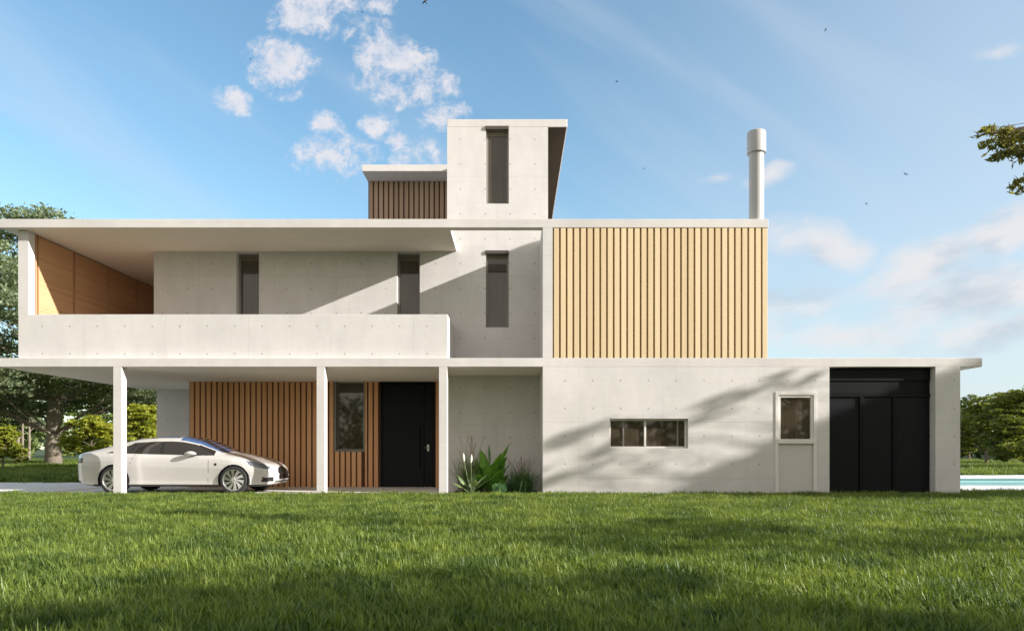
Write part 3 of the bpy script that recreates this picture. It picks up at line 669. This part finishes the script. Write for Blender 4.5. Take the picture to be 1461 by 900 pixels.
def blobtree(name, px, Y, top, w_px, bot, leaf, n, mat, bark, label, group=None, nc=17, lay=1, **k):
    X = XP(px, Y); h = ZP(top, Y); R_ = w_px/2*Y/F; zb0 = max(.3, ZP(bot, Y)); cl = []
    for i in range(nc):
        f = (i+.5)/nc; z = zb0+(h-zb0)*(.12+.76*f); q = R_*math.sqrt(max(.05, 1-(1.6*(f-.35))**2))*random.uniform(.3, 1.0); a = i*2.4+random.random()
        cl.append((q*math.cos(a), q*math.sin(a), z, R_*.36, R_*.36, (h-zb0)*.11))
    return tree(name, (X, Y, 0), h, max(.06, h*.022), cl, leaf, n, mat, bark, label, 'tree', group, layered=lay, th=.8, **k)
mp = 'yellow-green maples on the back lawn'
blobtree('maple_tree', 130, 34, 590, 74, 655, .16, 9000, M_yel, M_bark, 'yellow-green maple directly right of the pale trunk', mp)
blobtree('maple_tree', 200, 36, 572, 96, 655, .17, 12000, M_yel, M_bark, 'rightmost yellow-green maple, partly behind the left column', mp, nc=20)
blobtree('maple_tree', 155, 38, 600, 60, 658, .17, 8000, M_yel, M_bark, 'small yellow-green maple between two others behind the car boot', mp)
blobtree('maple_tree', 4, 34, 605, 60, 660, .16, 8000, M_yel, M_bark, 'yellow-green maple at the left edge of the photo', mp)
blobtree('shade_tree', 25, 62, 520, 150, 620, .3, 13000, M_dk, M_bark, 'dark leafy tree far behind the left maple', nc=22)
blobtree('shade_tree', 180, 66, 540, 170, 640, .3, 14000, M_mid, M_bark, 'dark green tree far behind the maples and the car', nc=22)
for px, lab in ((33, 'thin pale trunk, left one of the slender pair far behind the lawn'), (40.5, 'thin pale trunk, right one of the slender pair far behind the lawn')):
    blobtree('slender_tree', px, 56, 560, 34, 612, .25, 2500, M_ced, M_barkpale, lab, 'slender trees far behind the lawn', nc=5)
# right background
blobtree('garden_tree', 1466, 36, 546, 140, 668, .17, 30000, M_rt, M_bark, 'full dark green tree beyond the pool at the right edge', nc=26)
blobtree('garden_tree', 1408, 46, 562, 96, 655, .2, 18000, M_rt, M_bark, 'rounded mid green tree beyond the pool beside the house corner', nc=24)
blobtree('garden_tree', 1382, 75, 556, 46, 640, .28, 5000, M_ced, M_bark, 'pale grey-green tree top peeping out just right of the house corner', nc=8)
# far-off wood all round the horizon
def band(seed_y, x0, x1, hmin, hmax, n):
    P = []
    for i in range(n):
        x = rng.uniform(x0, x1); y = seed_y+rng.uniform(-9, 9); h = rng.uniform(hmin, hmax); r_ = h*.45
        u_ = unit(130)*(rng.uniform(.5, 1, 130)**.5)[:, None]; P.append(np.array([x, y, h*.52])+u_*np.array([r_, r_, h*.5]))
    P = np.vstack(P); return P[P[:, 2] > 0]
P = np.vstack([band(115, -230, 230, 4, 9, 230), band(-70, -160, 160, 6, 12, 160), band(85, -90, -58, 3, 6, 25), band(90, 45, 110, 3, 6, 40)])
o = npmesh('distant_wood', leaves(P, 1.1, .2, .7), 4, leafmat('distant_leaves', (.05, .08, .025), (.16, .2, .06), trans=.2, nscale=.12)); tag(o, 'low belt of far-off woodland along the horizon', 'woodland', kind='stuff')
# trees outside the frame at the right that throw the shade; one reaches into the picture
cl = []
for k in range(64):
    x = random.uniform(19.2, 29); top_ = 6.0+.43*(x-18.3); z = random.uniform(5.4 if k > 10 else 3.2, min(top_, 9.5)-.45); cl.append((x-25, random.uniform(-.9, .9), z, 1.1, .9, .6))
for (x, z, r_) in ((16.2, 7.5, .32), (17.3, 8.0, .3), (15.9, 6.9, .36), (16.8, 7.1, .3), (20.3, 8.5, .4), (21.6, 9.1, .35), (18.2, 7.3, .4), (19.2, 8.0, .35)): cl.append((x-25, random.uniform(-.8, .8), z, r_*1.6, r_, r_*.35))
tree('shade_tree', (25, 12.3, 0), 10.6, .30, cl, .15, 60000, M_dk, M_bark, 'leafy tree standing to the right of the house whose shade falls on the wall', flat=.2, th=.85)
Yb = 8.0; bx = XP(1500, Yb); cl = []
tx, ty = 11.2, 5.6
def rel(px, py, Y_, r1, r2): return (XP(px, Y_)-tx, Y_-ty, ZP(py, Y_), r1, r1, r2)
cl += [rel(1424, 190, Yb, .24, .06), rel(1450, 196, Yb, .25, .07), rel(1446, 222, Yb, .20, .10), rel(1462, 258, Yb, .14, .14), rel(1480, 200, Yb, .4, .2), rel(1400, 192, Yb, .12, .03)]
nb = len(cl)
for k in range(8):
    a = random.random()*6.28; q = random.uniform(.2, 1); cl.append((1.2+2.0*q*math.cos(a), 2.2*q*math.sin(a), random.uniform(2.4, 5.0), .8, .8, .4))
tree('olive_tree', (tx, ty, 0), 6.6, .22, cl, .10, 8500, M_olive, M_bark, 'tree whose drooping leafy branch hangs into the picture at the upper right', flat=.2, aspect=.33, droop=.35, boost=nb, twigs=4)
tx, ty = 11.6, 0.3; cl = []
for k in range(26):
    a = random.random()*6.28; q = random.uniform(.2, 1); cl.append((3.4*q*math.cos(a), 1.2*q*math.sin(a), random.uniform(2.0, 5.6), 1.0, .8, .5))
tree('shade_tree', (tx, ty, 0), 7.2, .22, cl, .12, 26000, M_dk, M_bark, 'leafy tree right of the viewpoint whose shade crosses the near lawn', flat=.2, twigs=2)
# ------------------------------------------------------------------ niche plants
M_bl1 = leafmat('niche_grass_leaves', (.08, .12, .05), (.27, .32, .16), trans=.3, nscale=5)
M_bl2 = leafmat('dark_tuft_leaves', (.05, .13, .05), (.18, .32, .14), trans=.3, nscale=5)
M_plume = leafmat('pinkish_plumes', (.28, .16, .13), (.42, .30, .25), trans=.3, nscale=5)
M_broad = leafmat('broad_green_leaf', (.07, .22, .03), (.28, .52, .09), trans=.3, nscale=9)
M_pale = leafmat('pale_veined_leaf', (.10, .20, .08), (.34, .42, .24), trans=.3, nscale=14)
M_flower = simple('white_spathe', (.6, .6, .5), .6)
M_hosta = leafmat('frosted_round_leaf', (.10, .24, .12), (.30, .48, .30), trans=.35, nscale=9)
def blades(mb, c_, n, lmin, lmax, spread, width, lift=.55, seg=5, droopk=.5, base=.07):
    for _ in range(n):
        a = random.random()*6.283; L_ = random.uniform(lmin, lmax); out_ = spread*random.uniform(.15, 1)*L_; bx_ = c_[0]+random.gauss(0, base); by_ = c_[1]+random.gauss(0, base)
        dx, dy = math.cos(a), math.sin(a); w_ = width*random.uniform(.7, 1.2); p = []
        for s in range(seg+1):
            t_ = s/seg; r_ = out_*t_**1.4; z = c_[2]+L_*(t_-droopk*(out_/L_)*t_**2.6); ww = w_*(1-t_**2)*.5+.0008
            p += [(bx_+dx*r_-dy*ww, by_+dy*r_+dx*ww, z), (bx_+dx*r_+dy*ww, by_+dy*r_-dx*ww, z)]
        mb.add(p, [(2*s, 2*s+1, 2*s+3, 2*s+2) for s in range(seg)])
def leafblade(mb, root_, ang, elev, L_, W, bend=.5, fold=.25, stalk=.3, seg=9, wave=.0, stalk_r=.008):
    """a broad leaf on a stalk: a real curved surface"""
    d = Vector((math.cos(ang)*math.cos(elev), math.sin(ang)*math.cos(elev), math.sin(elev))); side = Vector((-math.sin(ang), math.cos(ang), 0)); p = Vector(root_); pts = [p.copy()]
    e = elev
    for s in range(4): p = p+d*stalk/4; pts.append(p.copy())
    mb.tube(pts, [stalk_r]*5, 6)
    P_ = []
    for s in range(seg+1):
        t_ = s/seg; w_ = W*math.sin(math.pi*min(1, t_**.75*.98+.02))**.8*.5
        n_ = d.cross(side)*-1
        for q in (-1, -.5, 0, .5, 1): P_.append(tuple(p+side*w_*q+n_*(abs(q)*fold*w_)+n_*wave*math.sin(t_*17+q*2)*.012*abs(q)))
        e -= bend/seg*(t_+.3); d = Vector((math.cos(ang)*math.cos(e), math.sin(ang)*math.cos(e), math.sin(e))); p = p+d*L_/seg
    mb.add(P_, [(5*s+q, 5*s+q+1, 5*s+6+q, 5*s+5+q) for s in range(seg) for q in range(4)])
def plumes(mb, c_, n, hmin, hmax, spread):
    for _ in range(n):
        a = random.random()*6.283; h = random.uniform(hmin, hmax); r_ = spread*random.random(); top = (c_[0]+r_*math.cos(a), c_[1]+r_*math.sin(a), c_[2]+h); b0 = (c_[0]+random.gauss(0, .05), c_[1]+random.gauss(0, .05), c_[2])
        pts = curve(b0, top, .03, 6, .05); mb.tube(pts, [.004]*6, 4)
        e_ = np.array(top); dd = np.array(pts[-1])-np.array(pts[-2]); dd /= np.linalg.norm(dd)
        for q in range(26):
            f = q/26; b_ = e_+dd*(f*.17-.08); v_ = unit(1)[0]*(.034*(1-f*.6))+dd*.02; s_ = np.cross(v_, dd); s_ = s_/(np.linalg.norm(s_)+1e-6)*.006
            mb.add([b_-s_, b_+s_, b_+v_], [(0, 1, 2)])
YN = 17.75; gp = 'plants in the concrete niche'
bed = MB(); bed.box(XP(639.5, P0)+.02, XW-.01, P0+.12, P1-.01, .002, .036); tag(bed.build('soil_bed', M_soil), kind='structure')
def plant(name, px, Y_, label): return empty(name, (XP(px, Y_), Y_, .03), label, 'plant')
# feathery grass
Y_ = 18.0; r0 = plant('feather_grass', 672, Y_, 'tall wispy ornamental grass with pinkish plumes beside the right carport column'); c0 = (XP(672, Y_), Y_, .03)
mb = MB(); blades(mb, c0, 480, .55, 1.35, .8, .013, base=.13, droopk=.65); mb.build('foliage', M_bl1, r0)
mb = MB(); plumes(mb, c0, 16, 1.0, 1.4, .45); mb.build('plume', M_plume, r0)
# peace lily
Y_ = 17.5; r0 = plant('peace_lily', 672, Y_, 'arum lily with two upright white flowers and pale veined leaves'); c0 = (XP(671, Y_), Y_, .03)
for px_, py_ in ((662, 651), (672, 653)):
    mb = MB(); top = (XP(px_, Y_), Y_, ZP(py_+6, Y_)); mb.tube(curve((c0[0]+.03, Y_, .03), top, 0, 6, .02), [.007]*6, 6); mb.build('flower_stem', M_pale, r0)
    mb = MB(); P_ = []
    for s in range(8):
        t_ = s/7; rr_ = .034*math.sin(math.pi*(t_*.85+.1))**.8*(1-.3*t_)
        for q in range(9):
            a = -2.2+4.4*q/8-1.57; P_.append((top[0]+rr_*math.cos(a)+.03*t_*(1 if px_ > 665 else -1)*.5, top[1]+rr_*math.sin(a), top[2]-.02+.21*t_))
    mb.add(P_, [(9*s+q, 9*s+q+1, 9*s+10+q, 9*s+9+q) for s in range(7) for q in range(8)]); mb.build('flower', M_flower, r0, smooth=True)
mb = MB()
for a, e_, L_ in ((-.3, 1.0, .5), (.15, .8, .48), (2.8, 1.1, .4), (3.6, .7, .35), (-1.2, .9, .35), (1.3, 1.2, .4)): leafblade(mb, c0, a, e_, L_, .24, .9, stalk=.22)
mb.build('leaf', M_pale, r0, smooth=True)
# big broad leaf plant
Y_ = 17.9; r0 = plant('broadleaf_plant', 700, Y_, 'large plant with tall upright bright green leaves in the middle of the niche'); c0 = (XP(700, Y_), Y_, .03)
mb = MB()
for a, e_, L_, W, st in ((-.15, 1.36, .95, .40, .55), (.3, 1.3, .7, .36, .42), (2.7, 1.1, .7, .34, .3), (-.6, 1.45, .85, .36, .3), (-2.7, .9, .5, .3, .25), (-1.0, .7, .55, .32, .2), (.1, 1.15, .6, .3, .35), (3.3, 1.3, .62, .3, .45), (-1.3, 1.3, .6, .3, .35), (3.0, 1.25, .72, .30, .35), (-.9, 1.1, .55, .28, .3), (2.4, 1.4, .8, .24, .5), (-2.2, .9, .5, .25, .3), (.5, .9, .5, .24, .25), (3.5, .8, .45, .22, .2), (-1.5, .7, .4, .22, .2)):
    leafblade(mb, c0, a, e_, L_, W*1.5, .75, stalk=st*.8, wave=1)
mb.build('leaf', M_broad, r0, smooth=True)
mb = MB(); leafblade(mb, c0, 2.0, 1.5, .5, .07, .1, stalk=.75); mb.build('young_leaf', M_bl2, r0, smooth=True)
# low leafy filler
Y_ = 17.65
for px_, lab in ((690, 'low leafy dark plant between the lily and the frosted leaf'), (722, 'low reddish-green leafy plant behind the frosted round leaf')):
    r0 = plant('ground_plant', px_, Y_+.15, lab); c0 = (XP(px_, Y_+.15), Y_+.15, .03); mb = MB()
    for _ in range(34): leafblade(mb, (c0[0]+random.gauss(0, .12), c0[1]+random.gauss(0, .06), .03), random.random()*6.28, random.uniform(.4, 1.3), random.uniform(.15, .24), .085, 1.0, stalk=random.uniform(.08, .28), seg=5, stalk_r=.004)
    mb.build('leaf', M_bl2, r0, smooth=True)
# frosted leaf
Y_ = 17.35; r0 = plant('hosta', 712, Y_, 'frosted pale green round-leaved plant low at the lawn edge'); c0 = (XP(713, Y_), Y_, .02)
mb = MB()
for a, e_, L_, W in ((-1.57, 1.35, .3, .34), (-.9, 1.25, .30, .30), (-2.3, 1.25, .30, .30), (0, 1.1, .26, .26), (3.1, 1.1, .26, .26)): leafblade(mb, c0, a, e_, L_, W, .7, fold=.45, stalk=.05, seg=10, wave=1)
mb.build('leaf', M_hosta, r0, smooth=True)
# right tuft
Y_ = 17.9; r0 = plant('tuft_grass', 744, Y_, 'dense dark green grass tuft with faint pink seed heads at the right of the niche'); c0 = (XP(744, Y_), Y_, .03)
mb = MB(); blades(mb, c0, 620, .5, 1.05, 1.2, .014, base=.12, droopk=.75); mb.build('foliage', M_bl2, r0)
mb = MB(); plumes(mb, c0, 15, .65, .92, .4); mb.build('plume', M_plume, r0)
# ------------------------------------------------------------------ birds
M_bird = simple('dark_feathers', (.03, .03, .035), .8)
blist = [((607, 3), 1.5, 'bird nearest the top edge, largest of them'), ((517, 18), .8, 'small bird left of the topmost bird'), ((357, 85), .9, 'bird beside the left cloud'), ((880, 117), 1.0, 'lone bird high between tower and chimney'),
         ((919, 241), .8, 'lone bird above the slatted block'), ((1292, 249), 1.0, 'bird in the sky right of the chimney'), ((1236, 291), .7, 'lower small bird right of the chimney'), ((1178, 43), .8, 'bird highest at the right')]
bird_me = None
for i, ((px, py), sc, lab) in enumerate(blist):
    Yb_ = 60
    if bird_me is None:
        mb = MB(); mb.tube([(-.12, 0, 0), (-.05, 0, .01), (.04, 0, .015), (.11, 0, .02), (.15, 0, .015)], [.008, .035, .042, .026, .004], 8)
        for s in (-1, 1): mb.add([(.06, 0, .03), (-.04, 0, .03), (-.04, s*.13, .10), (.05, s*.13, .11), (-.07, s*.30, .05), (-.02, s*.28, .055), (.06, 0, .022), (-.04, 0, .022), (-.04, s*.13, .092), (.05, s*.13, .102)], [(0,1,2,3), (3,2,4,5), (6,7,8,9)])
        mb.add([(-.10, -.01, .003), (-.10, .01, .003), (-.2, .035, 0), (-.2, -.035, 0)], [(0,1,2,3)])
        bo = mb.build('bird', M_bird); bird_me = bo.data
    else: bo = bpy.data.objects.new('bird', bird_me); COL.objects.link(bo)
    bo.location = (XP(px, Yb_), Yb_, ZP(py, Yb_)); bo.scale = (sc*.8,)*3; bo.rotation_euler = (.5, random.uniform(-.5, .5), random.uniform(0, 6)); tag(bo, lab, 'bird', 'birds flying high over the house')
# ------------------------------------------------------------------ lawn grass (geometry nodes, one object)
M_grass = leafmat('grass_blades', (.018, .058, .012), (.25, .31, .055), trans=.32, rough=.5, nscale=1.3)
def patch(seed, n, R_, h0, h1, wd):
    r = np.random.default_rng(seed); ang = r.uniform(0, 6.283, n); rad = R_*np.sqrt(r.uniform(0, 1, n)); bx_ = rad*np.cos(ang); by_ = rad*np.sin(ang)
    nt_ = 26; tx_ = r.uniform(-R_, R_, (nt_, 2)); k = r.integers(0, nt_, n); m_ = r.random(n) < .55   # half of the blades stand in tufts
    bx_ = np.where(m_, tx_[k, 0]+r.normal(0, .018, n), bx_); by_ = np.where(m_, tx_[k, 1]+r.normal(0, .018, n), by_)
    H_ = r.uniform(h0, h1, n)*np.where(m_, 1.12, .9); a = r.uniform(0, 6.283, n); lean = H_*r.uniform(.08, .85, n); w_ = wd*r.uniform(.6, 1.3, n)
    dx, dy = np.cos(a), np.sin(a); b = a+r.uniform(.9, 2.2, n); wx, wy = np.cos(b), np.sin(b); V = []
    for t_ in (0, .4, .75, 1.0):
        q = lean*t_**1.7; z = H_*(t_-.25*(lean/H_)*t_**2); ww = w_*(1-.15*t_-.85*t_**3)*.5
        V.append(np.stack([bx_+dx*q-wx*ww, by_+dy*q-wy*ww, z], 1))
        if t_ < 1: V.append(np.stack([bx_+dx*q+wx*ww, by_+dy*q+wy*ww, z], 1))
    V = np.stack(V, 1)  # n,7,3
    me = bpy.data.meshes.new('blade_patch'); vv = V.reshape(-1, 3); o_ = (np.arange(n)*7)[:, None, None]
    q4 = (np.array([[0, 1, 3, 2], [2, 3, 5, 4]])[None]+o_).reshape(-1, 4); t3 = (np.array([[4, 5, 6]])[None]+o_).reshape(-1, 3)
    me.vertices.add(len(vv)); me.vertices.foreach_set('co', vv.astype(np.float32).ravel())
    li = np.r_[q4.ravel(), t3.ravel()].astype(np.int32); me.loops.add(len(li)); me.loops.foreach_set('vertex_index', li)
    ls = np.r_[np.arange(len(q4))*4, len(q4)*4+np.arange(len(t3))*3].astype(np.int32); me.polygons.add(len(ls)); me.polygons.foreach_set('loop_start', ls)
    me.polygons.foreach_set('loop_total', np.r_[np.full(len(q4), 4), np.full(len(t3), 3)].astype(np.int32)); me.update(calc_edges=True)
    me.materials.append(M_grass); return bpy.data.objects.new('blade_patch', me)
patches = [patch(s, 600, .26, .035, .145, .012) for s in (1, 2, 3)]
def jgrid(x0, x1, y0, y1, step, cond):
    xs_ = np.arange(x0, x1, step); ys_ = np.arange(y0, y1, step); g_ = np.array(np.meshgrid(xs_, ys_)).reshape(2, -1).T+rng.uniform(-.45, .45, (len(xs_)*len(ys_), 2))*step
    k = cond(g_[:, 0], g_[:, 1]); g_ = g_[k]; return np.c_[g_, np.zeros(len(g_))]
A = jgrid(-16, 16, 2.6, 16.86, .26, lambda x, y: (abs(x) < .76*y+1.0))
Bp = np.vstack([jgrid(-60, -12, 23.7, 60, .62, lambda x, y: (x > -.80*y-2) & (x < -.48*y+2)), jgrid(11.4, 60, 29.7, 62, .62, lambda x, y: (x < .80*y) & (x > .5*y)),
                jgrid(10.8, 17, 15.5, 18.0, .26, lambda x, y: (y > 16.8)), jgrid(-17, -12.2, 16.86, 17.05, .2, lambda x, y: y > 0)])
pts = np.vstack([A, Bp]); sc = np.r_[np.full(len(A), 1.0), np.where(Bp[:, 1] > 20, 2.0, 1.0)]*rng.uniform(.72, 1.3, len(pts))
me = bpy.data.meshes.new('lawn_grass'); me.vertices.add(len(pts)); me.vertices.foreach_set('co', pts.astype(np.float32).ravel())
at = me.attributes.new('psc', 'FLOAT', 'POINT'); at.data.foreach_set('value', sc.astype(np.float32)); me.materials.append(M_grass)
lawn = bpy.data.objects.new('lawn_grass', me); COL.objects.link(lawn); tag(lawn, 'thick green lawn grass in front of the house', 'grass', kind='stuff')
ng = bpy.data.node_groups.new('grass_scatter', 'GeometryNodeTree')
ng.interface.new_socket('Geometry', in_out='INPUT', socket_type='NodeSocketGeometry'); ng.interface.new_socket('Geometry', in_out='OUTPUT', socket_type='NodeSocketGeometry')
gi = ng.nodes.new('NodeGroupInput'); go = ng.nodes.new('NodeGroupOutput'); mp_ = ng.nodes.new('GeometryNodeMeshToPoints'); ip = ng.nodes.new('GeometryNodeInstanceOnPoints'); gti = ng.nodes.new('GeometryNodeGeometryToInstance')
for p in patches:
    oi = ng.nodes.new('GeometryNodeObjectInfo'); oi.inputs[0].default_value = p; ng.links.new(oi.outputs['Geometry'], gti.inputs[0])
ng.links.new(gi.outputs[0], mp_.inputs[0]); ng.links.new(mp_.outputs[0], ip.inputs['Points']); ng.links.new(gti.outputs[0], ip.inputs['Instance']); ip.inputs['Pick Instance'].default_value = True
ri = ng.nodes.new('FunctionNodeRandomValue'); ri.data_type = 'INT'; ri.inputs[4].default_value = 0; ri.inputs[5].default_value = 2; ng.links.new(ri.outputs[2], ip.inputs['Instance Index'])
rv = ng.nodes.new('FunctionNodeRandomValue'); rv.data_type = 'FLOAT_VECTOR'; rv.inputs[0].default_value = (-.06, -.06, 0); rv.inputs[1].default_value = (.06, .06, 6.283); ng.links.new(rv.outputs[0], ip.inputs['Rotation'])
na = ng.nodes.new('GeometryNodeInputNamedAttribute'); na.data_type = 'FLOAT'; na.inputs[0].default_value = 'psc'; ng.links.new(na.outputs[0], ip.inputs['Scale'])
ng.links.new(ip.outputs[0], go.inputs[0]); md = lawn.modifiers.new('scatter', 'NODES'); md.node_group = ng
